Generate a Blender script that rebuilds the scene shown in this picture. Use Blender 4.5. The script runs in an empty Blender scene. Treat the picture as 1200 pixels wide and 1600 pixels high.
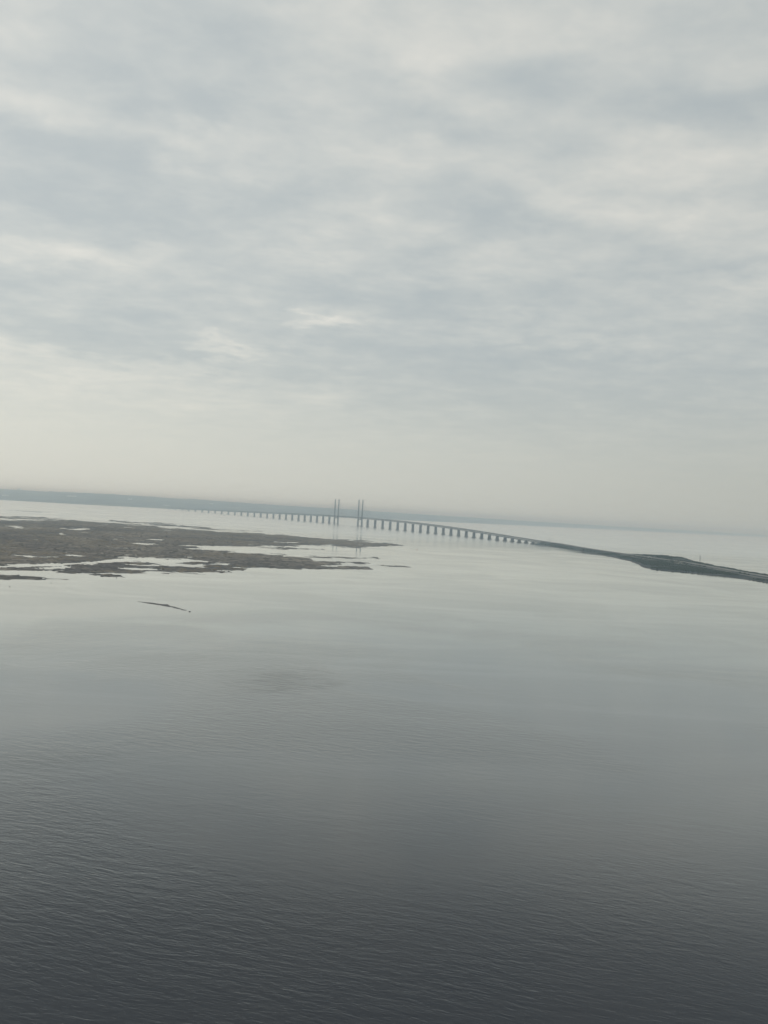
import bpy, bmesh, math, random
import numpy as np
from mathutils import Vector, Matrix

R = math.radians
random.seed(7)
C = bpy.context.scene.collection
scene = bpy.context.scene

# ------------------------------------------------------------------ camera
CAM_H, FOCAL, ROLL, PITCH_PX = 115.0, 1500.0, R(3.165), 800.8
cam_d = bpy.data.cameras.new('camera')
cam = bpy.data.objects.new('camera', cam_d)
C.objects.link(cam)
cam_d.sensor_fit = 'VERTICAL'
cam_d.sensor_height = 36.0
cam_d.lens = 36.0 * FOCAL / 1600.0
cam_d.shift_y = 0.8 / 1600
cam_d.clip_start = 1.0
cam_d.clip_end = 400000.0
right = Vector((math.cos(ROLL), 0, math.sin(ROLL)))
up = Vector((-math.sin(ROLL), 0, math.cos(ROLL)))
back = Vector((0, -1, 0))
cam.matrix_world = Matrix(((right.x, up.x, back.x, 0), (right.y, up.y, back.y, 0),
                           (right.z, up.z, back.z, CAM_H), (0, 0, 0, 1)))
scene.camera = cam

# ------------------------------------------------------------------ colour management, sampling
scene.view_settings.view_transform = 'Standard'
scene.view_settings.look = 'None'
scene.view_settings.exposure = 0.0
scene.view_settings.gamma = 1.0
scene.view_settings.use_curve_mapping = False
scene.cycles.max_bounces = 16
scene.cycles.volume_bounces = 12
scene.cycles.diffuse_bounces = 2
scene.cycles.glossy_bounces = 3
scene.cycles.caustics_reflective = False
scene.cycles.caustics_refractive = False

# ------------------------------------------------------------------ sun and sky
SUN_EL, SUN_AZ = 38.0, -62.0        # degrees above the horizon; azimuth from +Y towards +X
sun_d = bpy.data.lights.new('sun', 'SUN')
sun_d.energy = 0.6
sun_d.angle = R(25)
sun_d.color = (1.0, 0.95, 0.86)
sun = bpy.data.objects.new('sun', sun_d)
C.objects.link(sun)
sd = Vector((math.sin(R(SUN_AZ)) * math.cos(R(SUN_EL)), math.cos(R(SUN_AZ)) * math.cos(R(SUN_EL)), math.sin(R(SUN_EL))))
sun.rotation_euler = sd.to_track_quat('Z', 'Y').to_euler()
sun.location = (0, 0, 300)

world = bpy.data.worlds.new('World')
scene.world = world
world.use_nodes = True


class G:
    """small helper for building node graphs"""
    def __init__(s, tree):
        s.t = tree
        s.t.nodes.clear()

    def n(s, kind, ins=None, **props):
        nd = s.t.nodes.new(kind)
        for k, v in props.items():
            setattr(nd, k, v)
        for k, v in (ins or {}).items():
            sock = nd.inputs[k]
            if isinstance(v, bpy.types.NodeSocket):
                s.t.links.new(v, sock)
            else:
                sock.default_value = v
        return nd

    def m(s, op, a, b=0.0, c=0.0, clamp=False):
        return s.n('ShaderNodeMath', {0: a, 1: b, 2: c}, operation=op, use_clamp=clamp).outputs[0]

    def v(s, op, a, b=None, c=None):
        ins = {0: a}
        if b is not None: ins[1] = b
        if c is not None: ins[2] = c
        nd = s.n('ShaderNodeVectorMath', ins, operation=op)
        return nd.outputs['Value'] if op in ('DOT_PRODUCT', 'LENGTH') else nd.outputs['Vector']

    def ramp(s, fac, stops, interp='LINEAR'):
        nd = s.n('ShaderNodeValToRGB', {0: fac})
        nd.color_ramp.interpolation = interp
        els = nd.color_ramp.elements
        while len(els) < len(stops): els.new(0.5)
        for e, (p, col) in zip(els, stops):
            e.position = p
            e.color = (*col, 1) if len(col) == 3 else col
        return nd.outputs[0]

    def mix(s, fac, a, b, blend='MIX'):
        nd = s.n('ShaderNodeMix', data_type='RGBA', blend_type=blend, clamp_factor=True)
        for sock, val in ((nd.inputs[0], fac), (nd.inputs[6], a), (nd.inputs[7], b)):
            if isinstance(val, bpy.types.NodeSocket): s.t.links.new(val, sock)
            else: sock.default_value = val
        return nd.outputs[2]

    def noise(s, vec, scale, detail=3.0, rough=0.5, dist=0.0, out=0, dim='3D'):
        return s.n('ShaderNodeTexNoise', {'Vector': vec, 'Scale': scale, 'Detail': detail, 'Roughness': rough,
                                          'Distortion': dist}, noise_dimensions=dim).outputs[out]


def pix_dir(px, py):
    a, b = (px - 600) / FOCAL, (PITCH_PX - py) / FOCAL
    return np.array((a * math.cos(ROLL) - b * math.sin(ROLL), 1.0, a * math.sin(ROLL) + b * math.cos(ROLL)))


def on_level(px, py, z=0.0):
    """the point of the level z that the photograph shows at a pixel"""
    d = pix_dir(px, py)
    t = (z - CAM_H) / d[2]
    return Vector((d[0] * t, t, z))


def build_world():
    g = G(world.node_tree)
    gen = g.n('ShaderNodeTexCoord').outputs['Generated']
    sep = g.n('ShaderNodeSeparateXYZ', {0: gen})
    x, y, z = sep.outputs
    az = g.m('ARCTAN2', x, y)
    el = g.m('ARCSINE', z)
    zz = g.m('ABSOLUTE', z)
    den = g.m('ADD', zz, 0.10)
    plane = g.n('ShaderNodeCombineXYZ', {0: g.m('DIVIDE', x, den), 1: g.m('DIVIDE', y, den), 2: 0.3}).outputs[0]
    # shape of the cloud sheet
    big = g.noise(plane, 0.42, 3.0, 0.5, 0.3)
    mid = g.noise(g.v('ADD', plane, (7.3, 2.1, 4.0)), 2.3, 4.0, 0.5, 0.25)
    fine = g.noise(plane, 7.5, 5.0, 0.55, 0.2)
    puff = g.noise(g.v('ADD', plane, (1.7, 5.3, 2.0)), 15.0, 5.0, 0.6, 0.3)
    # the individual cloud bulges and gaps, by azimuth and elevation
    wc = g.noise(plane, 4.0, 5.0, 0.6, 0.2, out=1)
    ae = g.n('ShaderNodeCombineXYZ', {0: az, 1: el, 2: 0.0}).outputs[0]
    warp = g.v('MULTIPLY', g.v('SUBTRACT', wc, (0.5, 0.5, 0.5)), (0.13, 0.07, 0.0))
    ae = g.v('ADD', ae, warp)
    blobs = [
        (70, 20, 90, 40, .5, 0), (90, 163, 130, 24, .95, 4), (330, 235, 110, 32, .95, 3), (700, 70, 150, 75, .8, 0),
        (460, 130, 80, 25, .35, 8), (1000, 105, 150, 26, .6, 6), (1110, 265, 110, 24, .7, 0), (870, 280, 60, 18, .6, 8),
        (1000, 330, 150, 26, .9, 9), (620, 350, 100, 22, .7, 0), (630, 245, 80, 30, .5, 8), (740, 170, 50, 18, .5, 0),
        (80, 392, 130, 12, .7, 2), (60, 335, 90, 16, .45, 2), (480, 395, 60, 16, .6, 5), (495, 500, 42, 10, 1.2, -12),
        (360, 543, 75, 9, .9, 2), (20, 565, 260, 26, .65, 8), (120, 640, 330, 70, .40, 3), (1170, 455, 70, 20, .5, 0),
        (880, 522, 100, 11, .55, 4), (640, 555, 60, 25, .45, 0), (830, 490, 100, 10, .4, 4), (540, 610, 60, 10, .35, -10),
        (330, 160, 110, 26, -.8, 4), (110, 240, 130, 26, -.6, 3), (60, 300, 110, 20, -.5, 2), (170, 345, 110, 22, -.6, 3),
        (430, 70, 70, 22, -.55, 4), (590, 150, 70, 28, -.6, 6), (860, 120, 130, 26, -.9, 3), (650, 170, 60, 16, -.5, 0),
        (1110, 170, 110, 18, -.8, 2), (700, 215, 70, 12, -.5, 2), (770, 345, 90, 18, -.7, 4), (680, 465, 150, 28, -1.0, 6),
        (250, 552, 190, 14, -.7, 8), (130, 490, 220, 34, -.4, 6), (1100, 410, 120, 10, -.5, 3), (780, 600, 260, 60, -.6, 3),
        (1100, 650, 240, 80, -.3, 3), (560, 535, 90, 30, -.4, 4), (420, 300, 120, 24, -.4, 4), (900, 560, 160, 12, -.35, 4), (700, 560, 120, 45, -.45, 3),
    ]
    tot = 0.0
    for (px, py, rx, ry, amp, tilt) in blobs:
        d = pix_dir(px, py)
        a0 = math.atan2(d[0], d[1])
        e0 = math.asin(d[2] / np.linalg.norm(d))
        t = -R(tilt) + ROLL
        sx, sy = FOCAL / rx, FOCAL / ry
        dv = g.v('SUBTRACT', ae, (a0, e0, 0))
        u = g.v('DOT_PRODUCT', dv, (math.cos(t) * sx, math.sin(t) * sx, 0))
        w = g.v('DOT_PRODUCT', dv, (-math.sin(t) * sy, math.cos(t) * sy, 0))
        q = g.m('MULTIPLY_ADD', u, u, g.m('MULTIPLY', w, w))
        e = g.m('EXPONENT', g.m('MULTIPLY', q, -0.75))
        tot = g.m('MULTIPLY_ADD', e, amp, tot)
    low = g.n('ShaderNodeMapRange', {0: el, 1: 0.0, 2: 0.16, 3: 0.25, 4: 1.0}, clamp=True, interpolation_type='SMOOTHSTEP').outputs[0]
    s = g.m('MULTIPLY', g.m('SUBTRACT', big, 0.5), 0.6)
    s = g.m('MULTIPLY_ADD', g.m('SUBTRACT', mid, 0.5), 0.90, s)
    s = g.m('MULTIPLY_ADD', g.m('SUBTRACT', fine, 0.5), 0.82, s)
    s = g.m('MULTIPLY_ADD', g.m('SUBTRACT', puff, 0.5), 0.30, s)
    s = g.m('MULTIPLY', s, low)
    s = g.m('MULTIPLY_ADD', tot, 0.40, s)
    s = g.m('MULTIPLY_ADD', s, 0.60, 0.45, clamp=True)
    col = g.ramp(s, [(0.0, (.428, .478, .495)), (0.30, (.495, .535, .533)), (0.52, (.590, .615, .590)),
                     (0.74, (.715, .710, .655)), (1.0, (.86, .835, .76))], 'B_SPLINE')
    # thick air towards the horizon; brighter on the side where the sun stands behind the cloud
    hor = g.n('ShaderNodeMapRange', {0: el, 1: -0.02, 2: 0.19, 3: 0.90, 4: 0.0}, clamp=True, interpolation_type='SMOOTHSTEP').outputs[0]
    side = g.n('ShaderNodeMapRange', {0: g.m('COSINE', g.m('SUBTRACT', az, R(SUN_AZ))), 1: 0.0, 2: 1.0, 3: 0.0, 4: 1.0}, clamp=True).outputs[0]
    horcol = g.mix(side, (.475, .495, .450, 1), (.785, .795, .72, 1))
    col = g.mix(hor, col, horcol)
    gain = g.m('MULTIPLY_ADD', side, 0.10, 0.97)
    col = g.v('SCALE', col)
    g.t.links.new(gain, col.node.inputs['Scale'])
    cloud_bg = g.n('ShaderNodeBackground', {0: col, 1: 1.0})
    sky = g.n('ShaderNodeTexSky', sky_type='NISHITA', sun_disc=False, sun_elevation=R(SUN_EL), sun_rotation=R(SUN_AZ),
              altitude=100.0, air_density=1.2, dust_density=3.0)
    sky_bg = g.n('ShaderNodeBackground', {0: sky.outputs[0], 1: 0.09})
    ms = g.n('ShaderNodeMixShader', {0: 0.90, 1: sky_bg.outputs[0], 2: cloud_bg.outputs[0]})
    g.n('ShaderNodeOutputWorld', {0: ms.outputs[0]})
    world.cycles.sampling_method = 'MANUAL'
    world.cycles.sample_map_resolution = 512


build_world()

# ------------------------------------------------------------------ helpers
def tag(o, label=None, cat=None, group=None, kind=None):
    if label: o['label'] = label
    if cat: o['category'] = cat
    if group: o['group'] = group
    if kind: o['kind'] = kind
    return o


def empty(name, loc, rz=0.0):
    o = bpy.data.objects.new(name, None)
    C.objects.link(o)
    o.location = loc
    o.rotation_euler = (0, 0, rz)
    return o


def link(name, me, mat, parent=None, smooth=False):
    o = bpy.data.objects.new(name, me)
    C.objects.link(o)
    if mat: me.materials.append(mat)
    if parent: o.parent = parent
    if smooth: me.shade_smooth()
    return o


class MB:
    """collects boxes and prisms into ONE mesh"""
    def __init__(s): s.v, s.f = [], []

    def add(s, verts, faces):
        k = len(s.v)
        s.v += [tuple(p) for p in verts]
        s.f += [tuple(i + k for i in f) for f in faces]

    def rings(s, rings, caps=True):
        n = len(rings[0])
        k = len(s.v)
        for r in rings: s.v += [tuple(p) for p in r]
        for j in range(len(rings) - 1):
            for i in range(n):
                a, b = k + j * n + i, k + j * n + (i + 1) % n
                s.f.append((a, b, b + n, a + n))
        if caps:
            s.f.append(tuple(k + i for i in reversed(range(n))))
            s.f.append(tuple(k + (len(rings) - 1) * n + i for i in range(n)))

    def box(s, x0, x1, y0, y1, z0, z1):
        s.rings([[(x0, y0, z), (x1, y0, z), (x1, y1, z), (x0, y1, z)] for z in (z0, z1)])

    def bar(s, a, b, r, n=4):
        a, b = Vector(a), Vector(b)
        d = (b - a).normalized()
        p = d.orthogonal().normalized()
        q = d.cross(p)
        s.rings([[c + (p * math.cos(2 * math.pi * (i + .5) / n) + q * math.sin(2 * math.pi * (i + .5) / n)) * r for i in range(n)] for c in (a, b)])

    def mesh(s, name):
        me = bpy.data.meshes.new(name)
        me.from_pydata(s.v, [], s.f)
        me.validate()
        me.update()
        return me

    def build(s, name, mat, parent=None, smooth=False):
        return link(name, s.mesh(name), mat, parent, smooth)


def _hash(ix, iy, seed):
    h = (ix.astype(np.int64) * 374761393 + iy.astype(np.int64) * 668265263 + seed * 1442695041) & 0xffffffff
    h = ((h ^ (h >> 13)) * 1274126177) & 0xffffffff
    return ((h ^ (h >> 16)) & 0xffffff) / float(0xffffff)


def vnoise(x, y, seed=0):
    ix, iy = np.floor(x), np.floor(y)
    fx, fy = x - ix, y - iy
    ux, uy = fx * fx * (3 - 2 * fx), fy * fy * (3 - 2 * fy)
    a, b = _hash(ix, iy, seed), _hash(ix + 1, iy, seed)
    c, d = _hash(ix, iy + 1, seed), _hash(ix + 1, iy + 1, seed)
    return (a * (1 - ux) + b * ux) * (1 - uy) + (c * (1 - ux) + d * ux) * uy


def fbm(x, y, size, octaves=5, seed=0, gain=0.5):
    s, amp, tot = 0.0, 1.0, 0.0
    f = 1.0 / size
    for o in range(octaves):
        ca, sa = math.cos(0.6 * o + .3), math.sin(0.6 * o + .3)
        s = s + amp * (vnoise((x * ca - y * sa) * f + o * 17.1, (x * sa + y * ca) * f, seed + o) - 0.5)
        tot += amp
        amp *= gain
        f *= 2.03
    return s / tot * 2


def inside_distance(X, Y, poly):
    """signed distance (positive inside) to a closed polygon, vectorised"""
    d = np.full(X.shape, 1e18)
    ins = np.zeros(X.shape, bool)
    n = len(poly)
    for i in range(n):
        x0, y0 = poly[i]
        x1, y1 = poly[(i + 1) % n]
        ex, ey = x1 - x0, y1 - y0
        t = np.clip(((X - x0) * ex + (Y - y0) * ey) / (ex * ex + ey * ey + 1e-12), 0, 1)
        d = np.minimum(d, (X - x0 - t * ex) ** 2 + (Y - y0 - t * ey) ** 2)
        if y0 != y1:
            c = ((y0 > Y) != (y1 > Y)) & (X < (x1 - x0) * (Y - y0) / (y1 - y0) + x0)
            ins ^= c
    d = np.sqrt(d)
    return np.where(ins, d, -d)


def sheet(name, X, Y, Z, mat, keep=None, smooth=True):
    """height field mesh from 2-D arrays; quads wholly below keep level are dropped"""
    nr, nc = X.shape
    co = np.stack([X, Y, Z], -1).reshape(-1, 3).astype(np.float32)
    idx = np.arange(nr * nc).reshape(nr, nc)
    q = np.stack([idx[:-1, :-1], idx[:-1, 1:], idx[1:, 1:], idx[1:, :-1]], -1).reshape(-1, 4)
    if keep is not None:
        zz = Z.reshape(-1)
        q = q[(zz[q] > keep).any(1)]
        used, inv = np.unique(q, return_inverse=True)
        co = co[used]
        q = inv.reshape(-1, 4)
    me = bpy.data.meshes.new(name)
    me.vertices.add(len(co))
    me.vertices.foreach_set('co', co.reshape(-1))
    me.loops.add(q.size)
    me.loops.foreach_set('vertex_index', q.reshape(-1).astype(np.int32))
    me.polygons.add(len(q))
    me.polygons.foreach_set('loop_start', np.arange(0, q.size, 4, dtype=np.int32))
    me.polygons.foreach_set('loop_total', np.full(len(q), 4, np.int32))
    me.update(calc_edges=True)
    me.validate()
    return link(name, me, mat, None, smooth)


def fan(px0, px1, ncol, d0, d1, nrow, power=1.0):
    """ground grid fanned out from the viewpoint's foot, rows even in 1/distance"""
    s = np.linspace(0, 1, nrow) ** power
    dist = 1.0 / ((1 / d0) * (1 - s) + (1 / d1) * s)
    ta = (np.linspace(px0, px1, ncol) - 600) / FOCAL / math.cos(ROLL)
    T, D = np.meshgrid(ta, dist)
    return T * D, D


def to_pix(X, Y, Z=0.0):
    """where a world point falls in the 1200 x 1600 photograph"""
    zz = Z - CAM_H
    a = (X * math.cos(ROLL) + zz * math.sin(ROLL)) / Y
    b = (-X * math.sin(ROLL) + zz * math.cos(ROLL)) / Y
    return 600 + a * FOCAL, PITCH_PX - b * FOCAL


def mat(name):
    m = bpy.data.materials.new(name)
    m.use_nodes = True
    return m, G(m.node_tree)


def surface(name, stops, scale, rough=0.9, spec=0.2, detail=6, bump=0.0, bscale=None, stretch=(1, 1, 1), coords='Object', metal=0.0, world_pos=False):
    m, g = mat(name)
    if world_pos:
        co = g.n('ShaderNodeNewGeometry').outputs['Position']
    else:
        co = g.n('ShaderNodeTexCoord').outputs[coords]
    co = g.v('MULTIPLY', co, stretch)
    f = g.noise(co, scale, detail, 0.6)
    f = g.m('MULTIPLY_ADD', g.m('SUBTRACT', f, 0.5), 1.8, 0.5, clamp=True)
    col = g.ramp(f, stops)
    p = g.n('ShaderNodeBsdfPrincipled', {'Base Color': col, 'Roughness': rough, 'Specular IOR Level': spec, 'Metallic': metal})
    if bump:
        h = g.noise(co, bscale or scale * 4, 5, 0.6)
        b = g.n('ShaderNodeBump', {'Height': h, 'Strength': 1.0, 'Distance': bump})
        g.t.links.new(b.outputs[0], p.inputs['Normal'])
    g.n('ShaderNodeOutputMaterial', {0: p.outputs[0]})
    return m


# ------------------------------------------------------------------ materials
def water_material():
    m, g = mat('water')
    pos = g.n('ShaderNodeNewGeometry').outputs['Position']
    # crests run slightly towards the viewer on the right
    rot = g.n('ShaderNodeVectorRotate', {'Vector': pos, 'Center': (0, 0, 0), 'Angle': R(17)}, rotation_type='Z_AXIS').outputs[0]
    bend = g.noise(pos, 0.012, 2, 0.5, out=1)
    rot = g.v('ADD', rot, g.v('MULTIPLY', g.v('SUBTRACT', bend, (.5, .5, .5)), (20, 14, 0)))
    w1 = g.noise(g.v('MULTIPLY', rot, (0.24, 0.72, 1)), 1.0, 2.0, 0.5, 0.4, dim='2D')    # metre-high swell of the chop
    w2 = g.noise(g.v('MULTIPLY', rot, (0.09, 0.27, 1)), 1.0, 2.0, 0.5, 0.3, dim='2D')
    w3 = g.noise(g.v('MULTIPLY', rot, (0.5, 1.5, 1)), 1.0, 3.0, 0.55, 0.3, dim='2D')
    # gusts: patches of ruffled and of calm water, calmer towards the flats
    gust = g.noise(g.v('MULTIPLY', pos, (1, 1, 0)), 0.0042, 4.0, 0.55, 0.6, dim='2D')
    gust = g.n('ShaderNodeMapRange', {0: gust, 1: 0.36, 2: 0.64, 3: 0.25, 4: 1.25}, clamp=True, interpolation_type='SMOOTHSTEP').outputs[0]
    # a lone cat's-paw of wind on the water beyond the smooth foreground
    pc = on_level(440, 1060)
    pv_ = g.v('MULTIPLY', g.v('SUBTRACT', pos, tuple(pc)), (1 / 75, 1 / 95, 0))
    pn = g.noise(g.v('MULTIPLY', rot, (.7, 1, 0)), 0.035, 6.0, 0.65, 0.8)
    paw = g.m('EXPONENT', g.m('MULTIPLY', g.v('DOT_PRODUCT', pv_, pv_), -1.0))
    paw = g.n('ShaderNodeMapRange', {0: g.m('MULTIPLY', paw, pn), 1: 0.36, 2: 0.66, 3: 0.0, 4: 1.0}, clamp=True).outputs[0]
    band = g.noise(g.v('MULTIPLY', pos, (0.0022, 0.0085, 0)), 1.0, 4.0, 0.55, 1.2, dim='2D')
    band = g.n('ShaderNodeMapRange', {0: band, 1: 0.35, 2: 0.65, 3: 0.0, 4: 1.0}, clamp=True, interpolation_type='SMOOTHSTEP').outputs[0]
    yy = g.n('ShaderNodeSeparateXYZ', {0: pos}).outputs[1]
    calm = g.n('ShaderNodeMapRange', {0: yy, 1: 450, 2: 1400, 3: 1.0, 4: 0.12}, clamp=True, interpolation_type='SMOOTHSTEP').outputs[0]
    h = g.m('MULTIPLY', w1, 0.068)
    h = g.m('MULTIPLY_ADD', w2, 0.125, h)
    h = g.m('MULTIPLY_ADD', w3, 0.036, h)
    w4 = g.noise(g.v('MULTIPLY', rot, (1.3, 3.1, 1)), 1.0, 2.0, 0.5, 0.2, dim='2D')
    h = g.m('MULTIPLY_ADD', w4, 0.012, h)
    h = g.m('MULTIPLY', h, g.m('MULTIPLY_ADD', paw, 1.5, g.m('MULTIPLY', gust, calm)))
    bump = g.n('ShaderNodeBump', {'Height': h, 'Strength': 1.0, 'Distance': 1.0}).outputs[0]
    fr = g.n('ShaderNodeFresnel', {'IOR': 1.333, 'Normal': bump}).outputs[0]
    crv = g.n('ShaderNodeFloatCurve', {1: fr})
    c = crv.mapping.curves[0]
    pts = [(0, 0), (.085, .072), (.14, .190), (.22, .37), (.46, .68), (.70, .93), (.85, .99), (1, 1)]
    while len(c.points) < len(pts): c.points.new(0.5, 0.5)
    for p, (a, b) in zip(c.points, pts): p.location = (a, b)
    crv.mapping.update()
    shoal = g.noise(g.v('MULTIPLY', pos, (1, 1, 0)), 0.0015, 4.0, 0.5, 0.4, dim='2D')
    body = g.ramp(shoal, [(0.35, (.020, .027, .041)), (0.65, (.029, .034, .044))])
    chop = g.n('ShaderNodeMapRange', {0: yy, 1: 3200, 2: 5200, 3: 0.0, 4: 1.0}, clamp=True, interpolation_type='SMOOTHSTEP').outputs[0]
    rough = g.m('MULTIPLY_ADD', gust, 0.10, 0.03)
    rough = g.m('ADD', g.m('MULTIPLY', rough, g.m('MULTIPLY_ADD', calm, 0.70, 0.40)), g.m('MULTIPLY', chop, 0.16))
    slick = g.m('MULTIPLY_ADD', gust, -0.07, 1.03)       # ruffled water mirrors a little less than slicks do
    slick = g.m('SUBTRACT', g.m('MULTIPLY_ADD', band, -0.045, slick), g.m('MULTIPLY', paw, 0.20))
    refl = g.m('MULTIPLY', crv.outputs[0], slick, clamp=True)
    dif = g.n('ShaderNodeBsdfDiffuse', {'Color': body})
    glo = g.n('ShaderNodeBsdfGlossy', {'Color': (.985, 1, .975, 1), 'Roughness': rough, 'Normal': bump})
    ms = g.n('ShaderNodeMixShader', {0: refl, 1: dif.outputs[0], 2: glo.outputs[0]})
    g.n('ShaderNodeOutputMaterial', {0: ms.outputs[0]})
    return m


M_WATER = water_material()
def mud_material():
    m, g = mat('mud')
    pos = g.n('ShaderNodeNewGeometry').outputs['Position']
    z = g.n('ShaderNodeSeparateXYZ', {0: pos}).outputs[2]
    broad = g.noise(g.v('MULTIPLY', pos, (1, .7, 0)), 0.0035, 5, .55, .5, dim='2D')
    mott = g.noise(g.v('MULTIPLY', pos, (1, .8, 0)), 0.030, 8, .68, .4, dim='2D')
    f = g.m('MULTIPLY_ADD', g.m('SUBTRACT', mott, .5), 2.2, g.m('MULTIPLY_ADD', g.m('SUBTRACT', broad, .5), 1.6, .5), clamp=True)
    col = g.ramp(f, [(0.05, (.062, .060, .060)), (0.35, (.118, .110, .102)), (0.65, (.185, .163, .135)), (0.95, (.27, .24, .20))])
    wet = g.n('ShaderNodeMapRange', {0: z, 1: .05, 2: .30, 3: 1.0, 4: 0.0}, clamp=True).outputs[0]
    col = g.mix(g.m('MULTIPLY', wet, .6), col, (.062, .060, .058, 1))
    ro = g.m('MULTIPLY_ADD', wet, -.35, .9)
    p = g.n('ShaderNodeBsdfPrincipled', {'Base Color': col, 'Roughness': ro, 'Specular IOR Level': .2})
    h = g.noise(pos, .15, 5, .6)
    bmp = g.n('ShaderNodeBump', {'Height': h, 'Strength': 1.0, 'Distance': .35})
    g.t.links.new(bmp.outputs[0], p.inputs['Normal'])
    g.n('ShaderNodeOutputMaterial', {0: p.outputs[0]})
    return m


M_MUD = mud_material()
M_STRAW = surface('straw', [(0.1, (.13, .115, .09)), (0.9, (.30, .255, .19))], 0.05, rough=.95, spec=.1, world_pos=True)
M_WEED = surface('weed', [(0.1, (.048, .047, .045)), (0.9, (.105, .095, .082))], 0.05, rough=.8, spec=.2, world_pos=True)
M_ISLE = surface('isle_ground', [(0.1, (.025, .033, .034)), (0.5, (.043, .052, .050)), (0.8, (.085, .088, .078)), (1.0, (.16, .155, .13))],
                 0.012, rough=0.95, spec=0.1, detail=8, world_pos=True, bump=0.5, bscale=0.15)
M_COAST = surface('coast_land', [(0.2, (.012, .024, .028)), (0.5, (.030, .046, .044)), (0.7, (.10, .115, .085)), (0.95, (.26, .26, .20))],
                0.0016, rough=0.95, spec=0.05, detail=7, stretch=(1, .45, 1), world_pos=True)
M_CONC = surface('concrete', [(0.1, (.17, .18, .185)), (0.6, (.225, .235, .235)), (1.0, (.28, .285, .28))], 0.09, rough=0.85, spec=0.3,
                 stretch=(1, 1, .3))
M_WET = surface('wet_concrete', [(0.1, (.07, .072, .066)), (0.9, (.13, .13, .12))], 0.3, rough=0.6, spec=0.4)
M_DECK = surface('deck_concrete', [(0.1, (.15, .155, .155)), (0.9, (.25, .25, .24))], 0.05, rough=0.85, spec=0.3)
M_STEEL = surface('dark_steel', [(0.1, (.035, .040, .046)), (0.9, (.060, .066, .072))], 0.2, rough=0.6, spec=0.4)
M_ROAD = surface('road_surface', [(0.1, (.16, .16, .155)), (0.9, (.27, .265, .25))], 0.03, rough=0.9, spec=0.2, world_pos=True)
M_BALLAST = surface('track_ballast', [(0.1, (.15, .145, .135)), (0.9, (.24, .23, .21))], 0.05, rough=0.95, spec=0.1, world_pos=True)
M_SHRUB = surface('shrub_leaves', [(0.1, (.018, .028, .018)), (0.6, (.040, .055, .032)), (1.0, (.075, .085, .050))], 0.05, rough=0.95, spec=0.1, world_pos=True)
M_ROCK = surface('rock', [(0.1, (.06, .062, .060)), (0.9, (.16, .155, .145))], 0.4, rough=0.9, spec=0.2, world_pos=True)
M_WHITE = surface('white_paint', [(0.1, (.68, .68, .66)), (0.9, (.80, .80, .78))], 0.05, rough=0.5, spec=0.4)
M_GLASS = surface('dark_glass', [(0.1, (.02, .025, .03)), (0.9, (.03, .035, .04))], 0.5, rough=0.2, spec=0.6)
M_RUBBER = surface('rubber', [(0.1, (.02, .02, .02)), (0.9, (.03, .03, .03))], 1.0, rough=0.8, spec=0.2)
M_RED = surface('red_paint', [(0.1, (.30, .035, .02)), (0.9, (.40, .05, .03))], 1.0, rough=0.5, spec=0.4)
M_ROOF = surface('roof_sheet', [(0.1, (.22, .21, .20)), (0.9, (.32, .31, .30))], 0.05, rough=0.8, spec=0.2)

# ------------------------------------------------------------------ water: one sheet to the horizon
FAR = 57000.0
wm = MB()
radii = [0.0, 400, 2000, 8000, 25000, FAR]
N = 96
wm.v.append((0, 0, 0))
for r_ in radii[1:]:
    wm.v += [(r_ * math.sin(2 * math.pi * i / N), r_ * math.cos(2 * math.pi * i / N), 0) for i in range(N)]
for i in range(N):
    wm.f.append((0, 1 + (i + 1) % N, 1 + i))
    for k in range(len(radii) - 2):
        a, b = 1 + k * N + i, 1 + k * N + (i + 1) % N
        wm.f.append((a, b, b + N, a + N))
wo = wm.build('water', M_WATER)
tag(wo, 'grey rippled sea reflecting the overcast sky', kind='structure')

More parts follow.
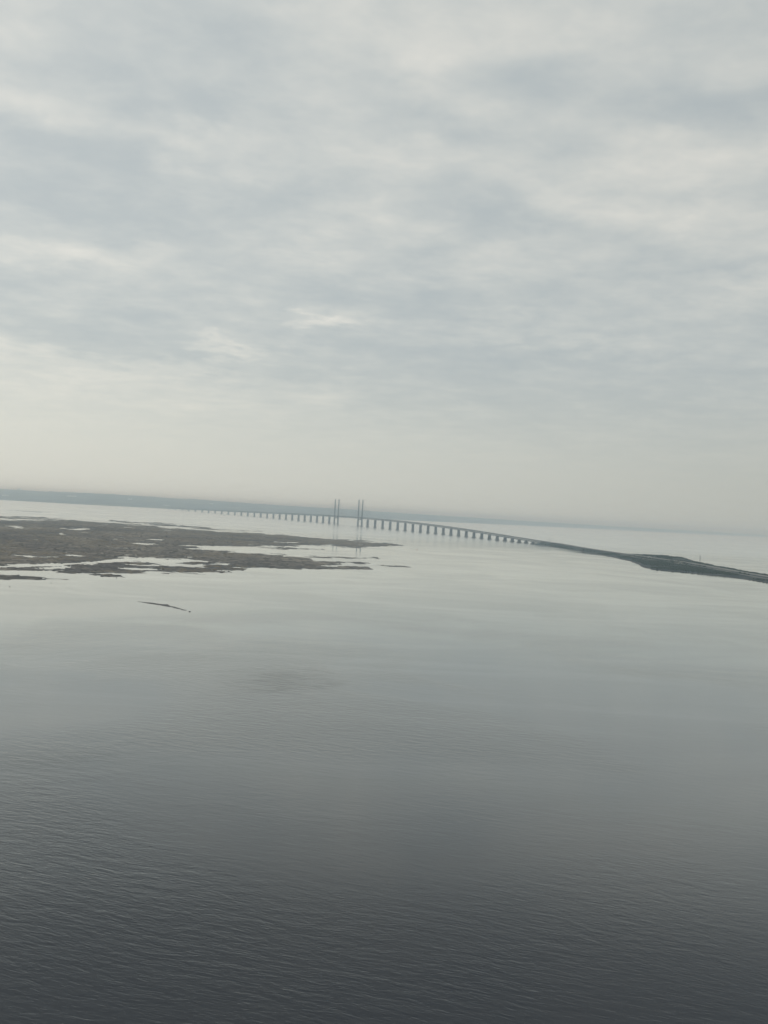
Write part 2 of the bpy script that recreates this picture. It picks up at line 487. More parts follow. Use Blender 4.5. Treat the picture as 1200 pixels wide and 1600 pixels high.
# ------------------------------------------------------------------ tidal flats: a height field that dips in and out of the water
flats = [
    # (outline in photograph pixels, weight)
    [(-260, 800), (-80, 808), (0, 813), (60, 811), (100, 812), (146, 815), (190, 818), (233, 822), (300, 828), (350, 830), (400, 833), (467, 838),
     (520, 842), (560, 845), (600, 849), (628, 853), (590, 854.5), (550, 855), (520, 852), (467, 852), (420, 853), (380, 853.5),
     (320, 853), (300, 856), (367, 862), (420, 865), (467, 868.5), (520, 870), (566, 871.5), (560, 873.2), (500, 873), (493, 876),
     (540, 877), (587, 879.5), (584, 882), (520, 882), (498, 884.5), (540, 885), (577, 886), (560, 889), (490, 889.5), (430, 888),
     (350, 890), (300, 888), (290, 884), (350, 880.5), (330, 876), (290, 873.5), (240, 873), (200, 874), (165, 875), (120, 879),
     (60, 882), (0, 884), (-260, 884)],
    [(-260, 886), (0, 885), (60, 884), (120, 882), (170, 882), (245, 883), (300, 884), (350, 884.5), (398, 888), (393, 893), (340, 896.5),
     (240, 896), (190, 895.5), (150, 896), (118, 897), (60, 892), (0, 891), (-260, 891)],
    [(-260, 896), (0, 898), (40, 899), (98, 904.5), (60, 907), (0, 907), (-260, 907)],
    [(150, 898), (180, 898), (211, 904), (180, 901.5)],
    [(262, 878.5), (330, 877), (390, 880.5), (335, 882.5), (290, 881)],
    [(150, 881.5), (225, 879), (265, 881.5), (210, 883.5)], [(340, 873.5), (420, 876), (470, 878), (400, 878)],
    [(587, 883), (620, 884), (661, 887.6), (640, 887.2), (610, 886)],
    [(180, 814), (260, 819), (350, 827), (400, 831), (340, 827.5), (260, 822), (200, 817)],
    [(-60, 803), (10, 806.5), (75, 809), (40, 810), (-40, 808)],
    [(567, 869.5), (591, 871.5), (580, 872.5)],
    [(400, 854.6), (450, 855.5), (505, 858.5), (460, 858.5), (420, 857)],
    [(36, 798.3), (60, 799), (84, 800.2), (60, 800.2)],
    [(495, 845), (545, 848), (600, 851), (560, 851), (510, 849)],
]
holes = [  # pools and channels left by the tide
    [(120, 881), (150, 879.5), (165, 881), (135, 883)], [(35, 868), (97, 870), (95, 871.5), (60, 870.5)], [(97, 866.5), (140, 868), (138, 869.3), (100, 868.5)],
    [(188, 870.5), (210, 871), (208, 872), (190, 871.7)], [(275, 856), (350, 857), (348, 858.5), (300, 858)],
    [(318, 853), (345, 854.5), (400, 856), (340, 856.5)], [(165, 855), (195, 855.3), (190, 856.2)], [(92, 832.5), (100, 833), (98, 834.5)],
    [(50, 842), (60, 842.5), (55, 843.5)], [(215, 850), (245, 850.8), (235, 851.5)], [(10, 822), (28, 823), (20, 824)],
    [(100, 826), (130, 826.5), (120, 827.5)], [(318, 853.5), (300, 853), (290, 852)], [(420, 846), (450, 847), (440, 848)],
    [(400, 863), (440, 862), (470, 865), (430, 865)], [(230, 841.5), (260, 842), (250, 843)], [(180, 840), (192, 840.6), (186, 841.4)],
    [(330, 869), (360, 870), (350, 871)], [(60, 887), (120, 886), (110, 888), (70, 888.5)], [(200, 888.5), (260, 889), (240, 890.5)],
]
X, Y = fan(-330, 690, 760, 900, 6200, 620)
PX, PY = to_pix(X, Y)
VS = 5.0
PYs = (PY - 0.0553 * PX) * VS
PXr = PX
PX = PX + fbm(X, Y * .8, 130, 6, 101, .62) * 34
PYs = PYs + fbm(X, Y * .8, 110, 6, 131, .62) * 10
def flatpoly(p): return [(a, (b - 0.0553 * a) * VS) for a, b in p]
f = np.full(X.shape, -1e9)
for p in flats:
    f = np.maximum(f, inside_distance(PX, PYs, flatpoly(p)))
for p in holes:
    f = np.minimum(f, 2.0 - 1.3 * (inside_distance(PX, PYs, flatpoly(p)) + 3.0))
n1 = fbm(X, Y * .8, 170, 7, 3, .60)
n2 = fbm(X, Y * .6, 60, 5, 11, .6)
f = f + n1 * 14.0 + n2 * 9.0 + fbm(X, Y * .7, 24, 4, 79, .6) * 10.0 - np.clip(fbm(X, Y, 75, 5, 77, .55) - .33, 0, 1) * 110
PX = PXr
Z = np.clip(f * 0.022, -0.6, 0.42) + np.clip(f, 0, 60) * 0.004 + fbm(X, Y, 25, 4, 5) * 0.05
edge = np.clip((PX + 330) / 20, 0, 1) * np.clip((6200 - Y) / 300, 0, 1)
Z = np.where(edge < 1, np.minimum(Z, -0.6 + edge), Z)
ZM, XM, YM, PM = Z, X, Y, f
Z = Z + np.clip(f / 12, 0, 1) * np.clip(fbm(X, Y, 14, 3, 205, .6), 0, 1) * .9
o = sheet('tidal_flat', X, Y, Z, M_MUD, keep=-0.15)
tag(o, 'brown tidal mudflat with pools and channels', kind='structure')

def clump(mb, c, r, h, rng, n=5):
    rings = []
    for z, s_ in ((-.3, .8), (.35, 1.0), (.8, .62)):
        rings.append([(c[0] + r * s_ * rng.uniform(.75, 1.2) * math.cos(2 * math.pi * i / n + c[0]), c[1] + r * s_ * rng.uniform(.75, 1.2) * math.sin(2 * math.pi * i / n + c[0]), c[2] + h * z * rng.uniform(.85, 1.1)) for i in range(n)])
    mb.rings(rings)

# tussocks and weed heaps standing on the flats, in drifts
rs = np.random.RandomState(11)
rng = random.Random(11)
dr_ = fbm(XM, YM, 190, 5, 301, .6)
for nm, mat_, lo, cnt, hh, sd2, lab in (('marsh_grass', M_STRAW, .02, 5200, (.5, 1.2), 1, 'straw-coloured tussocks dotted over the mudflat'),
                                        ('seaweed', M_WEED, -9, 6500, (.35, .9), 2, 'dark weed heaps strewn over the mudflat')):
    okm = (PM > (6 if sd2 == 1 else 1.0)) & ((dr_ > lo) if sd2 == 1 else (dr_ < .08)) & (ZM > .03)
    ii = np.flatnonzero(okm.ravel())
    wt = YM.ravel()[ii] ** 1.2
    ii = rs.choice(ii, cnt, replace=False, p=wt / wt.sum())
    mb = MB()
    for k in ii:
        x_, y_, z_ = XM.flat[k] + rng.uniform(-3, 3), YM.flat[k] + rng.uniform(-9, 9), ZM.flat[k]
        r_ = rng.uniform(1.5, 6.0)
        clump(mb, (x_, y_, z_), r_, rng.uniform(*hh), rng, 5)
    tag(mb.build(nm, mat_), lab, 'marsh plants' if sd2 == 1 else 'seaweed', kind='stuff')

# thin sand bar lying alone in the shallow water
X, Y = fan(190, 320, 300, 960, 1200, 160)
PX, PY = to_pix(X, Y)
bar = [(205, 938.9), (235, 941.3), (254, 943.8), (262, 944.3), (266, 946.3), (280, 949.8), (292, 953.6), (288, 954), (268, 949.2), (250, 946.0), (228, 942.3)]
f = inside_distance(PX, (PY - .0553 * PX) * 3, [(a, (b - .0553 * a) * 3) for a, b in bar])
f = f + fbm(X, Y, 14, 5, 9, .6) * 2.2
o = sheet('sand_bar', X, Y, np.clip(f * .04, -.5, .22) + fbm(X, Y, 5, 3, 2) * .04, M_MUD, keep=-0.12)
tag(o, 'narrow dark sand bar awash in the shallows', kind='structure')

# ------------------------------------------------------------------ far coast
def shore_delta(px):
    return np.interp(px, [-400, 0, 146, 277, 400, 525, 620, 700, 760, 820, 950, 1200, 1600], [13.6, 13.4, 13.9, 12.7, 12.0, 11.2, 10.3, 9.4, 8.8, 8.2, 7.2, 5.7, 5.3])
X, Y = fan(-420, 1650, 900, 11000, 55000, 150)
PX, _ = to_pix(X, Y)
sd_ = CAM_H * FOCAL / shore_delta(PX)
inl = Y - sd_ + fbm(X, Y, 2500, 5, 21) * 700
ridge_z = np.interp(PX, [-400, 0, 146, 350, 525, 620, 700, 820, 950, 1200, 1600], [150, 158, 166, 148, 136, 104, 94, 74, 58, 44, 38])
ramp_len = np.interp(PX, [-400, 350, 700, 1600], [6500, 7000, 4500, 2000])
tt = np.clip(inl / ramp_len, 0, 1)
Z = np.where(inl > 0, 4 + ridge_z * tt ** 1.2 + fbm(X, Y, 1800, 6, 31, .6) * (8 + 26 * tt) + np.clip(fbm(X, Y, 260, 4, 41, .75), 0, 1) * 26, -3.0)
Z = np.clip(Z, -1.5, 200)
fall = np.clip((55000 - Y) / 4000, 0, 1)
Z = Z * fall - 1.5 * (1 - fall)
o = sheet('coast', X, Y, Z, M_COAST, keep=-1.0, smooth=False)
tag(o, 'low wooded coast fading into the haze behind the bridge', kind='structure')

def ground_at(px, delta):
    d = CAM_H * FOCAL / delta
    return d

# ------------------------------------------------------------------ the bridge
AX = [284.25, 326, 367, 407, 446.75, 485, 525, 561.6, 621, 668.5, 716.3, 764.8, 801.3, 832.8]
AD = [11.2, 12.3, 13.5, 14.9, 16.3, 17.6, 19.1, 20.4, 22.9, 25.1, 27.5, 29.9, 31.7, 33.3]
pol = np.polyfit(AX, np.array(AD) + 3, 3)
AZx = [240, 284, 367, 447, 514, 543, 562, 592, 621, 668.5, 716.3, 764.8, 801, 833, 860]
AZz = [24, 32, 43, 57, 67, 70, 70, 68.5, 64.5, 56, 47, 36.5, 28, 21.3, 17]
polz = np.polyfit(AZx, AZz, 4)
def axis_pt(px):
    """bridge centre line at a given column of the photograph"""
    dlt = np.polyval(pol, px)
    yb = 770.6 - 3 + .0553 * px + dlt
    p = on_level(px, yb, 0)
    return p
def deck_z(px): return float(np.polyval(polz, px))

left_piers = [240 + a / 4 for a in (95, 136, 177, 218, 261, 302, 344, 385, 426, 467, 508, 549, 589, 630, 669, 709, 750, 788, 827, 866, 905, 943, 981, 1018, 1057, 1097)]
right_piers = [540 + a / 3.75 for a in (128, 173, 216, 260, 304, 348, 393, 437, 482, 527, 571, 615, 661, 707, 751, 797, 843, 889, 933, 980, 1018, 1058, 1098, 1138)]
left_piers = list(np.interp(np.arange(26), np.arange(0, 26, 5), np.array(left_piers)[::5]))
right_piers = list(np.interp(np.arange(24), np.linspace(0, 23, 6), [np.interp(q, np.arange(24), right_piers) for q in np.linspace(0, 23, 6)]))
PYL = (525.0, 562.0)
stations = [(p, 'pier') for p in left_piers] + [(PYL[0], 'pylon'), (PYL[1], 'pylon')] + [(p, 'pier') for p in right_piers]

bridge = empty('cable_stayed_bridge', axis_pt(543.5))
tag(bridge, 'long two-level bridge on many piers with two pairs of tall slender pylons', 'bridge')
B0 = bridge.location.copy()
DECK_W, GIRD_H = 24.5, 11.2

def frame_at(px):
    p = axis_pt(px)
    t = (axis_pt(px + 3) - axis_pt(px - 3)).normalized()
    n = Vector((-t.y, t.x, 0))
    return p, t, n

def shaped(rows, name, m, parent, origin, rz):
    """rings of (half length along, half width across, z) with chamfered corners, placed at origin turned by rz"""
    mb = MB()
    rings = []
    for (hl, hw, z) in rows:
        c = min(hl, hw) * .3
        rings.append([(hl - c, -hw, z), (hl, -hw + c, z), (hl, hw - c, z), (hl - c, hw, z), (-hl + c, hw, z), (-hl, hw - c, z), (-hl, -hw + c, z), (-hl + c, -hw, z)])
    mb.rings(rings)
    o_ = mb.build(name, m, parent)
    o_.location = origin
    o_.rotation_euler = (0, 0, rz)
    return o_

for px, kind in stations:
    p, t, n = frame_at(px)
    rz = math.atan2(t.y, t.x)
    zt = deck_z(px)
    loc = p - B0
    if kind == 'pier':
        zb = zt - GIRD_H - 1.2
        pier = shaped([(3.0, 9.2, 3.5), (2.8, 8.6, zb * .45 + 2), (2.6, 8.2, zb - 4), (2.6, 8.8, zb)], 'pier', M_CONC, bridge, loc, rz)
        cs = shaped([(6.0, 12.5, -1), (6.0, 12.5, 2.9), (4.6, 11.0, 3.5)], 'caisson', M_WET, pier, (0, 0, 0), 0)
    else:
        py = empty('pylon', loc, rz)
        py.parent = bridge
        for s in (-1, 1):
            col = MB()
            rows = [(7.0, 5.6, 4.0), (6.4, 5.0, 55), (5.6, 4.5, 110), (4.8, 3.9, 160), (4.2, 3.4, 203.5)]
            rings = []
            for hl, hw, z in rows:
                rings.append([(hl, -hw * .6, z), (hl, hw * .6, z), (hl * .5, hw, z), (-hl * .5, hw, z), (-hl, hw * .6, z), (-hl, -hw * .6, z), (-hl * .5, -hw, z), (hl * .5, -hw, z)])
            col.rings(rings)
            co_ = col.build('column', M_CONC, py)
            co_.location = (0, s * 15.6, 0)
            cs = shaped([(11, 9, -1), (11, 9, 3.2), (9.5, 7.6, 4.0)], 'caisson', M_WET, py, (0, s * 15.6, 0), 0)
        bm_ = MB()
        bm_.box(-3.6, 3.6, -11.2, 11.2, zt - GIRD_H - 9.5, zt - GIRD_H - 2.5)
        bm_.build('cross_beam', M_CONC, py)
        fb = MB(); fb.box(-7, 7, -6.5, 6.5, -1, 2.4)
        fb.build('foundation_beam', M_WET, py)
        cb = MB()
        for s in (-1, 1):
            for dr in (-1, 1):
                for k in range(10):
                    zz_ = zt + 24 + k * 11.6
                    run = (zz_ - zt + 1) / math.tan(R(30))
                    cb.bar((0, s * 15.6, zz_), (dr * run, s * 14.2, zt - 1), 0.2, 4)
        cbo = cb.build('stay_cable', M_STEEL, py)
        cbo['kind'] = 'stuff'

# deck spans, one per opening, each with its truss
def span(p0, p1):
    L0, L1 = axis_pt(p0), axis_pt(p1)
    z0, z1 = deck_z(p0), deck_z(p1)
    a = Vector((L0.x, L0.y, z0)); b = Vector((L1.x, L1.y, z1))
    d = b - a
    ln = math.hypot(d.x, d.y)
    rz = math.atan2(d.y, d.x)
    sl = d.z / ln
    hw = DECK_W / 2
    def sec(x, pts): return [(x, y, z + sl * x) for y, z in pts]
    mb = MB()
    prof = [(-hw, -.2), (-hw, 1.1), (-hw + .4, 1.1), (-hw + .4, 0), (hw - .4, 0), (hw - .4, 1.1), (hw, 1.1), (hw, -.2), (7, -1.3), (-7, -1.3)]
    mb.rings([sec(.15, prof), sec(ln - .15, prof)])
    o_ = mb.build('road_deck', M_DECK, bridge)
    o_.location = a - B0
    o_.rotation_euler = (0, 0, rz)
    lb = MB()
    prof2 = [(-7, -GIRD_H), (7, -GIRD_H), (7, -GIRD_H + 1.5), (-7, -GIRD_H + 1.5)]
    lb.rings([sec(.15, prof2), sec(ln - .15, prof2)])
    r2 = lb.build('rail_deck', M_STEEL, bridge)
    r2.location = o_.location
    r2.rotation_euler = (0, 0, rz)
    nb = max(4, int(round(ln / 20)))
    for s in (-1, 1):
        tr = MB()
        for i in range(nb):
            xa, xm, xb = ln * i / nb + .3, ln * (i + .5) / nb, ln * (i + 1) / nb - .3
            tr.bar((xa, s * 7.2, -1.4 + sl * xa), (xm, s * 7.2, -GIRD_H + 1 + sl * xm), 1.0)
            tr.bar((xm, s * 7.2, -GIRD_H + 1 + sl * xm), (xb, s * 7.2, -1.4 + sl * xb), 1.0)
        tr.build('truss', M_STEEL, o_)

cols = [s[0] for s in stations]
for a_, b_ in zip(cols[:-1], cols[1:]):
    span(a_, b_)
span(cols[-1], 853.5)
# abutment where the bridge lands on the island
p, t, n = frame_at(853.5)
ab = shaped([(6, 13, -1), (6, 13, deck_z(853.5) - 1.5)], 'abutment', M_CONC, bridge, p - B0, math.atan2(t.y, t.x))

# one pale lorry on the bridge deck
def lorry(px, side=-1):
    p, t, n = frame_at(px)
    root = empty('lorry', Vector((p.x, p.y, deck_z(px) + .02)) + n * side * 5.5, math.atan2(t.y, t.x))
    tag(root, 'white box lorry crossing the bridge beside the taller pylons', 'lorry')
    b = MB(); b.box(-6.5, 6, -1.25, 1.25, 1.1, 3.9); b.build('cargo_box', M_WHITE, root)
    b = MB(); b.rings([[(6.4, -1.2, .6), (8.6, -1.2, .6), (8.6, 1.2, .6), (6.4, 1.2, .6)], [(6.4, -1.2, 2.0), (8.6, -1.2, 2.0), (8.6, 1.2, 2.0), (6.4, 1.2, 2.0)],
                       [(6.4, -1.1, 3.1), (8.1, -1.1, 3.1), (8.1, 1.1, 3.1), (6.4, 1.1, 3.1)]])
    cab = b.build('cab', M_WHITE, root)
    b = MB(); b.box(8.45, 8.62, -1.0, 1.0, 1.6, 2.0); b.build('windscreen', M_GLASS, cab)
    for x_ in (-5.2, -3.9, 7.3):
        for s in (-1, 1):
            w = MB(); w.bar((x_, s * .9, .5), (x_, s * 1.25, .5), .5, 10); w.build('wheel', M_RUBBER, root)
    return root
lo = lorry(594)
lo['label'] = 'white box lorry on the bridge deck just right of the pylons'

# ------------------------------------------------------------------ the artificial island and its motorway
route_px = [(846, 843.6, 18.6), (867, 847.6, 16.5), (909, 855, 13), (947, 861, 10), (985, 866, 8.5), (1023, 871.8, 8), (1073, 878.3, 8), (1105, 884, 7.5),
            (1160, 894, 7.5), (1200, 900.5, 7.5), (1260, 911, 7.5), (1340, 926, 7.5), (1430, 944, 7.5)]
pe = axis_pt(853.5)
route = [Vector((pe.x, pe.y, deck_z(853.5)))] + [on_level(a, b, z) for a, b, z in route_px if a > 860]
rail_px = [(947, 861.5, 8.5), (972, 866, 6.0), (1000, 872, 5.5), (1030, 876.0, 5.5), (1075, 882, 5.5), (1110, 887.5, 5.5), (1160, 897.5, 5.5),
           (1200, 904.2, 5.5), (1260, 915, 5.5), (1340, 930, 5.5), (1430, 948, 5.5)]
rail = [on_level(a, b, z) for a, b, z in rail_px]
def resample(pts, step):
    P = np.array([tuple(p) for p in pts])
    s = np.concatenate([[0], np.cumsum(np.linalg.norm(np.diff(P[:, :2], axis=0), axis=1))])
    q = np.arange(0, s[-1], step)
    out = np.stack([np.interp(q, s, P[:, i]) for i in range(3)], 1)
    for _ in range(12):
        out[1:-1] = (out[:-2] + out[1:-1] * 2 + out[2:]) / 4
    return out
route_s, rail_s = resample(route, 30), resample(rail, 30)

near_px = [(853, 852), (870, 856), (899, 860), (937, 866.5), (972, 873.5), (994, 879), (1008, 887), (1014, 888.2), (1073, 894), (1137, 901.5), (1200, 910), (1300, 924), (1460, 950)]
far_px = [(1460, 938), (1300, 910), (1200, 897.6), (1168, 892.6), (1121, 883.6), (1096, 878.8), (1083, 875.6), (1070, 871), (1041, 868), (1016, 867), (978, 864.6), (947, 862.8), (909, 857), (870, 852)]
isle = [tuple(on_level(a, b, 0))[:2] for a, b in near_px] + [tuple(on_level(a, b, 2.5))[:2] for a, b in far_px]
X, Y = fan(838, 1440, 900, 1500, 6000, 520)
d = inside_distance(X, Y, isle)
d = d + fbm(X, Y, 60, 5, 51, .6) * 7
Z = np.where(d > 0, np.minimum(d * .12, 1.9) + np.clip(d / 90, 0, 1) * (1.6 + 1.6 * fbm(X, Y, 160, 6, 61, .6)), np.maximum(d * .06, -1.5))
def path_dist(X, Y, P):
    best = np.full(X.shape, 1e18); zb = np.zeros(X.shape)
    for i in range(len(P) - 1):
        x0, y0, z0 = P[i]; x1, y1, z1 = P[i + 1]
        ex, ey = x1 - x0, y1 - y0
        t = np.clip(((X - x0) * ex + (Y - y0) * ey) / (ex * ex + ey * ey), 0, 1)
        q = (X - x0 - t * ex) ** 2 + (Y - y0 - t * ey) ** 2
        w = q < best
        best = np.where(w, q, best); zb = np.where(w, z0 + t * (z1 - z0), zb)
    return np.sqrt(best), zb
for P, hw in ((route_s, 17.0), (rail_s, 8.0)):
    dd, zb = path_dist(X, Y, P)
    bank = np.where(dd < hw, zb - .5, zb - .5 - (dd - hw) / 2.3)
    bank = np.where(dd < hw + 60, bank, -9) + fbm(X, Y, 30, 4, 71) * .3
    bank = np.where(dd < hw, zb - .5, bank)
    Z = np.maximum(Z, bank)
    Z = np.where(dd < hw, np.minimum(Z, zb - .4), Z)
Z = np.maximum(Z, -1.5)
ZI, XI, YI = Z, X, Y
o = sheet('island', X, Y, Z, M_ISLE, keep=-0.8)
tag(o, 'flat scrubby artificial island where the bridge lands', kind='structure')

def ribbon(name, P, hw, m, lift, off=0.0):
    mb = MB()
    rings = []
    for i in range(len(P)):
        a, b = P[max(i - 1, 0)], P[min(i + 1, len(P) - 1)]
        t = Vector((b[0] - a[0], b[1] - a[1], 0)).normalized()
        n = Vector((-t.y, t.x, 0))
        c = Vector(P[i]) + n * off
        rings.append([tuple(c + n * hw + Vector((0, 0, lift))), tuple(c - n * hw + Vector((0, 0, lift))),
                      tuple(c - n * (hw + .6) + Vector((0, 0, lift - .8))), tuple(c + n * (hw + .6) + Vector((0, 0, lift - .8)))])
    mb.rings(rings)
    return mb.build(name, m)
for off in (-7.2, 7.2):
    ro = ribbon('motorway', route_s, 5.9, M_ROAD, .1, off)
    tag(ro, 'pale motorway carriageway running along the island embankment', kind='structure')
ro = ribbon('railway', rail_s, 5.2, M_BALLAST, .1)
tag(ro, 'pale ballasted railway line beside the motorway', kind='structure')

# scrub and shore stones
def clump(mb, c, r, h, rng):
    n = 5
    rings = []
    for z, s in ((-.3, .8), (.35, 1.0), (.8, .62)):
        rings.append([(c[0] + r * s * rng.uniform(.75, 1.2) * math.cos(2 * math.pi * i / n + c[0]), c[1] + r * s * rng.uniform(.75, 1.2) * math.sin(2 * math.pi * i / n + c[0]), c[2] + h * z * rng.uniform(.85, 1.1)) for i in range(n)])
    mb.rings(rings)
rng = random.Random(3)
iy, ix = np.where((ZI > 1.7) & (ZI < 7))
dd1, _ = path_dist(XI[iy, ix], YI[iy, ix], route_s)
dd2, _ = path_dist(XI[iy, ix], YI[iy, ix], rail_s)
ok = (dd1 > 18) & (dd2 > 9)
dens = fbm(XI[iy, ix], YI[iy, ix], 130, 5, 81, .6)
ok &= dens > -.12
cand = np.stack([XI[iy, ix], YI[iy, ix], ZI[iy, ix], dens], 1)[ok]
area_w = cand[:, 1] ** 3
pick = np.random.RandomState(5).choice(len(cand), 9000, replace=False, p=area_w / area_w.sum())
mb = MB()
for k in pick:
    x_, y_, z_, q_ = cand[k]
    r_ = rng.uniform(1.2, 3.2) * (1 + .6 * max(0, q_))
    clump(mb, (x_ + rng.uniform(-4, 4), y_ + rng.uniform(-9, 9), z_), r_, r_ * rng.uniform(.7, 1.4), rng)
tag(mb.build('scrub', M_SHRUB), 'low dark scrub covering the island', 'scrub', kind='stuff')
iy, ix = np.where((ZI > -.2) & (ZI < .7))
cand = np.stack([XI[iy, ix], YI[iy, ix]], 1)
pick = np.random.RandomState(6).choice(len(cand), min(6000, len(cand)), replace=False)
mb = MB()
for k in pick:
    r_ = rng.uniform(.6, 1.5)
    clump(mb, (cand[k, 0] + rng.uniform(-2, 2), cand[k, 1] + rng.uniform(-2, 2), .1), r_, r_ * .8, rng)
tag(mb.build('shore_rock', M_ROCK), 'dark armour stones along the island shore', 'rocks', kind='stuff')

def island_building(px, py, w, d_, h, label, rz):
    p = on_level(px, py, 4.0)
    j = np.argmin((XI - p.x) ** 2 + (YI - p.y) ** 2)
    root = empty('service_building', (p.x, p.y, float(ZI.flat[j])), rz)
    tag(root, label, 'building')
    b = MB(); b.box(-w / 2, w / 2, -d_ / 2, d_ / 2, -1, h); b.build('wall', M_WHITE, root)
    b = MB(); b.box(-w / 2 - .3, w / 2 + .3, -d_ / 2 - .3, d_ / 2 + .3, h, h + .5); b.build('roof', M_ROOF, root)
    for k in range(3):
        b = MB(); b.box(-w / 2 + w * (k + .3) / 3, -w / 2 + w * (k + .7) / 3, -d_ / 2 - .06, -d_ / 2 + .04, 1.2, 2.6); b.build('window', M_GLASS, root)
    b = MB(); b.box(-.6, .6, -d_ / 2 - .05, -d_ / 2 + .06, 0, 1.15); b.build('door', M_STEEL, root)
island_building(1015, 872.5, 9, 6, 3.4, 'small pale service building between road and railway on the island', .3)
island_building(1063, 880.5, 13, 7, 3.6, 'longer pale service building on the wider middle of the island', .25)

# ------------------------------------------------------------------ masts
def mast(loc, h, label):
    root = empty('lattice_mast', loc)
    tag(root, label, 'mast')
    b = MB()
    for s in ((-1, -1), (1, -1), (1, 1), (-1, 1)):
        b.bar((s[0] * .9, s[1] * .9, 0), (s[0] * .45, s[1] * .45, h), .16)
    b.build('frame', M_STEEL, root)
    b = MB()
    nn = int(h / 2)
    for i in range(nn):
        z0, z1 = h * i / nn, h * (i + 1) / nn
        w0, w1 = .9 - .45 * i / nn, .9 - .45 * (i + 1) / nn
        for q in range(4):
            c0, c1 = [((-1, -1), (1, -1), (1, 1), (-1, 1))[(q + e) % 4] for e in (0, 1)]
            b.bar((c0[0] * w0, c0[1] * w0, z0), (c1[0] * w1, c1[1] * w1, z1), .08, 3)
    b.build('bracing', M_STEEL, root)
    b = MB(); b.box(-1.5, 1.5, -1.5, 1.5, h, h + .3)
    b.box(-1.4, -.7, -.5, .5, h + .32, h + 2.2); b.box(.7, 1.4, -.5, .5, h + .32, h + 2.2)
    b.build('antenna_platform', M_STEEL, root)
    b = MB(); b.box(-2, 2, -2, 2, -1.5, .0); b.build('footing', M_CONC, root)
    return root
q = on_level(1093.5, 878.6, 3.2)
mast(q, 22, 'thin antenna mast behind the right part of the island')
q = on_level(859, 846.0, 17.5)
r0 = mast(q, 14, 'small mast beside the road where the bridge meets the island')

# ------------------------------------------------------------------ stones and buoys in the water
def stone(px, py, r, label):
    p = on_level(px, py, 0)
    rr = random.Random(int(px * 7))
    mb = MB()
    n = 9
    rings = []
    for z, s in ((-.5, .9), (0, 1.0), (.3, .85), (.52, .45)):
        rings.append([(r * s * rr.uniform(.8, 1.15) * math.cos(2 * math.pi * i / n), .8 * r * s * rr.uniform(.8, 1.15) * math.sin(2 * math.pi * i / n), r * z * rr.uniform(.9, 1.1)) for i in range(n)])
    mb.rings(rings)
    o_ = mb.build('boulder', M_ROCK)
    o_.location = p
    tag(o_, label, 'boulder', 'boulders showing above the shallow water')
stone(296.5, 955.8, 1.2, 'dark boulder just off the lower right tip of the sand bar')
stone(15, 917, .9, 'lone dark boulder in the shallows nearest the left edge of the photo')
stone(80, 911, .8, 'dark boulder in open water below the islet at the left')
stone(182, 903, 1.0, 'dark boulder close under the mudflat between the islet and the sand bar')

def buoy(px, py, label):
    p = on_level(px, py, 0)
    root = empty('buoy', p)
    tag(root, label, 'buoy')
    b = MB()
    n = 12
    b.rings([[(r_ * math.cos(2 * math.pi * i / n), r_ * math.sin(2 * math.pi * i / n), z_) for i in range(n)] for r_, z_ in ((1.2, -.5), (1.4, .3), (1.2, .9), (.5, 1.1))])
    b.build('float', M_RED, root)
    b = MB()
    for i in range(3):
        a = 2 * math.pi * i / 3
        b.bar((.45 * math.cos(a), .45 * math.sin(a), 1.05), (.15 * math.cos(a), .15 * math.sin(a), 4.2), .09)
    b.build('cage', M_STEEL, root)
    b = MB(); b.bar((0, 0, 4.2), (0, 0, 5.0), .3, 8); b.build('lantern', M_RED, root)
buoy(651.7, 859.2, 'small dark buoy in the channel right of the mudflat tip')

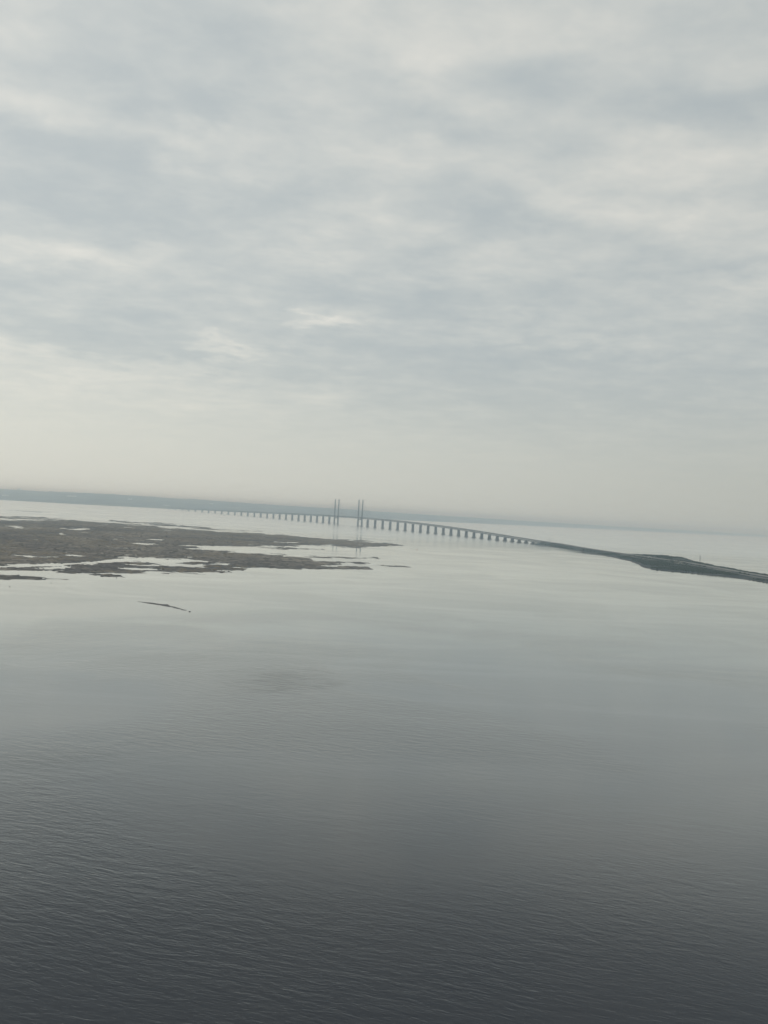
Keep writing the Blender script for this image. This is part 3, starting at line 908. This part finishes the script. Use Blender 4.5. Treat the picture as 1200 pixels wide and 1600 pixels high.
# ------------------------------------------------------------------ pale buildings on the far coast
def coast_building(px, delta, w, dpt, h, roofed, label):
    dist = CAM_H * FOCAL / delta
    x_ = (px - 600) / FOCAL / math.cos(ROLL) * dist
    # height of the coast there
    j = np.argmin((CX - x_) ** 2 + (CY - dist) ** 2)
    z_ = max(2.0, float(CZ.flat[j]))
    root = empty('hall' if w > h else 'tower_block', (x_, dist, z_), random.uniform(-.3, .3))
    tag(root, label, 'building', 'pale buildings on the far coast')
    b = MB(); b.box(-w / 2, w / 2, -dpt / 2, dpt / 2, -12, h); b.build('wall', M_WHITE, root)
    b = MB()
    if roofed:
        b.add([(-w / 2 - 1, -dpt / 2 - 1, h), (w / 2 + 1, -dpt / 2 - 1, h), (w / 2 + 1, dpt / 2 + 1, h), (-w / 2 - 1, dpt / 2 + 1, h), (-w / 2 - 1, 0, h + 7), (w / 2 + 1, 0, h + 7)],
              [(0, 1, 5, 4), (2, 3, 4, 5), (0, 4, 3), (1, 2, 5), (0, 3, 2, 1)])
    else:
        b.box(-w / 2 - .5, w / 2 + .5, -dpt / 2 - .5, dpt / 2 + .5, h, h + 1.5)
    b.build('roof', M_ROOF, root)
    fl = max(1, int(h / 9))
    nw = max(2, int(w / 14))
    for i in range(fl):
        for k in range(nw):
            cx = -w / 2 + w * (k + .5) / nw
            b = MB(); b.box(cx - 3, cx + 3, -dpt / 2 - .15, -dpt / 2 + .1, h * (i + .35) / fl, h * (i + .7) / fl)
            b.build('window', M_GLASS, root)
CX, CY = fan(-420, 1650, 900, 11000, 55000, 150)
_px, _ = to_pix(CX, CY)
coastmesh = bpy.data.objects['coast'].data
cc = np.empty(len(coastmesh.vertices) * 3, np.float32)
coastmesh.vertices.foreach_get('co', cc)
cc = cc.reshape(-1, 3)
CX, CY, CZ = cc[:, 0], cc[:, 1], cc[:, 2]
coast_building(30, 8.6, 70, 45, 45, False, 'pale block standing highest on the coast near the left edge')
coast_building(112, 10.6, 150, 40, 16, True, 'long pale hall on the left coast, right of the highest block')
coast_building(9, 11.5, 90, 30, 14, True, 'pale hall by the water at the left edge of the photo')
coast_building(203, 10.2, 60, 30, 24, False, 'small pale block on the coast left of where the bridge begins')
coast_building(260, 11.3, 100, 30, 14, True, 'low pale hall at the shore under the far end of the bridge')
coast_building(330, 9.6, 60, 30, 22, False, 'pale block on the wooded coast above the far bridge spans')

# ------------------------------------------------------------------ haze: one closed box of thin even air round everything
hz = MB()
S = FAR + 900
hz.box(-S, S, -S, S, -3.5, 222.0)
hm = bpy.data.materials.new('haze')
hm.use_nodes = True
g = G(hm.node_tree)
pv = g.n('ShaderNodeVolumePrincipled', {'Color': (.68, .85, 1.0, 1), 'Absorption Color': (1, 1, 1, 1), 'Density': 10.0e-5, 'Anisotropy': 0.93})
g.n('ShaderNodeOutputMaterial', {1: pv.outputs[0]})
ho = hz.build('haze', hm)
tag(ho, 'thin pale sea haze', kind='stuff')
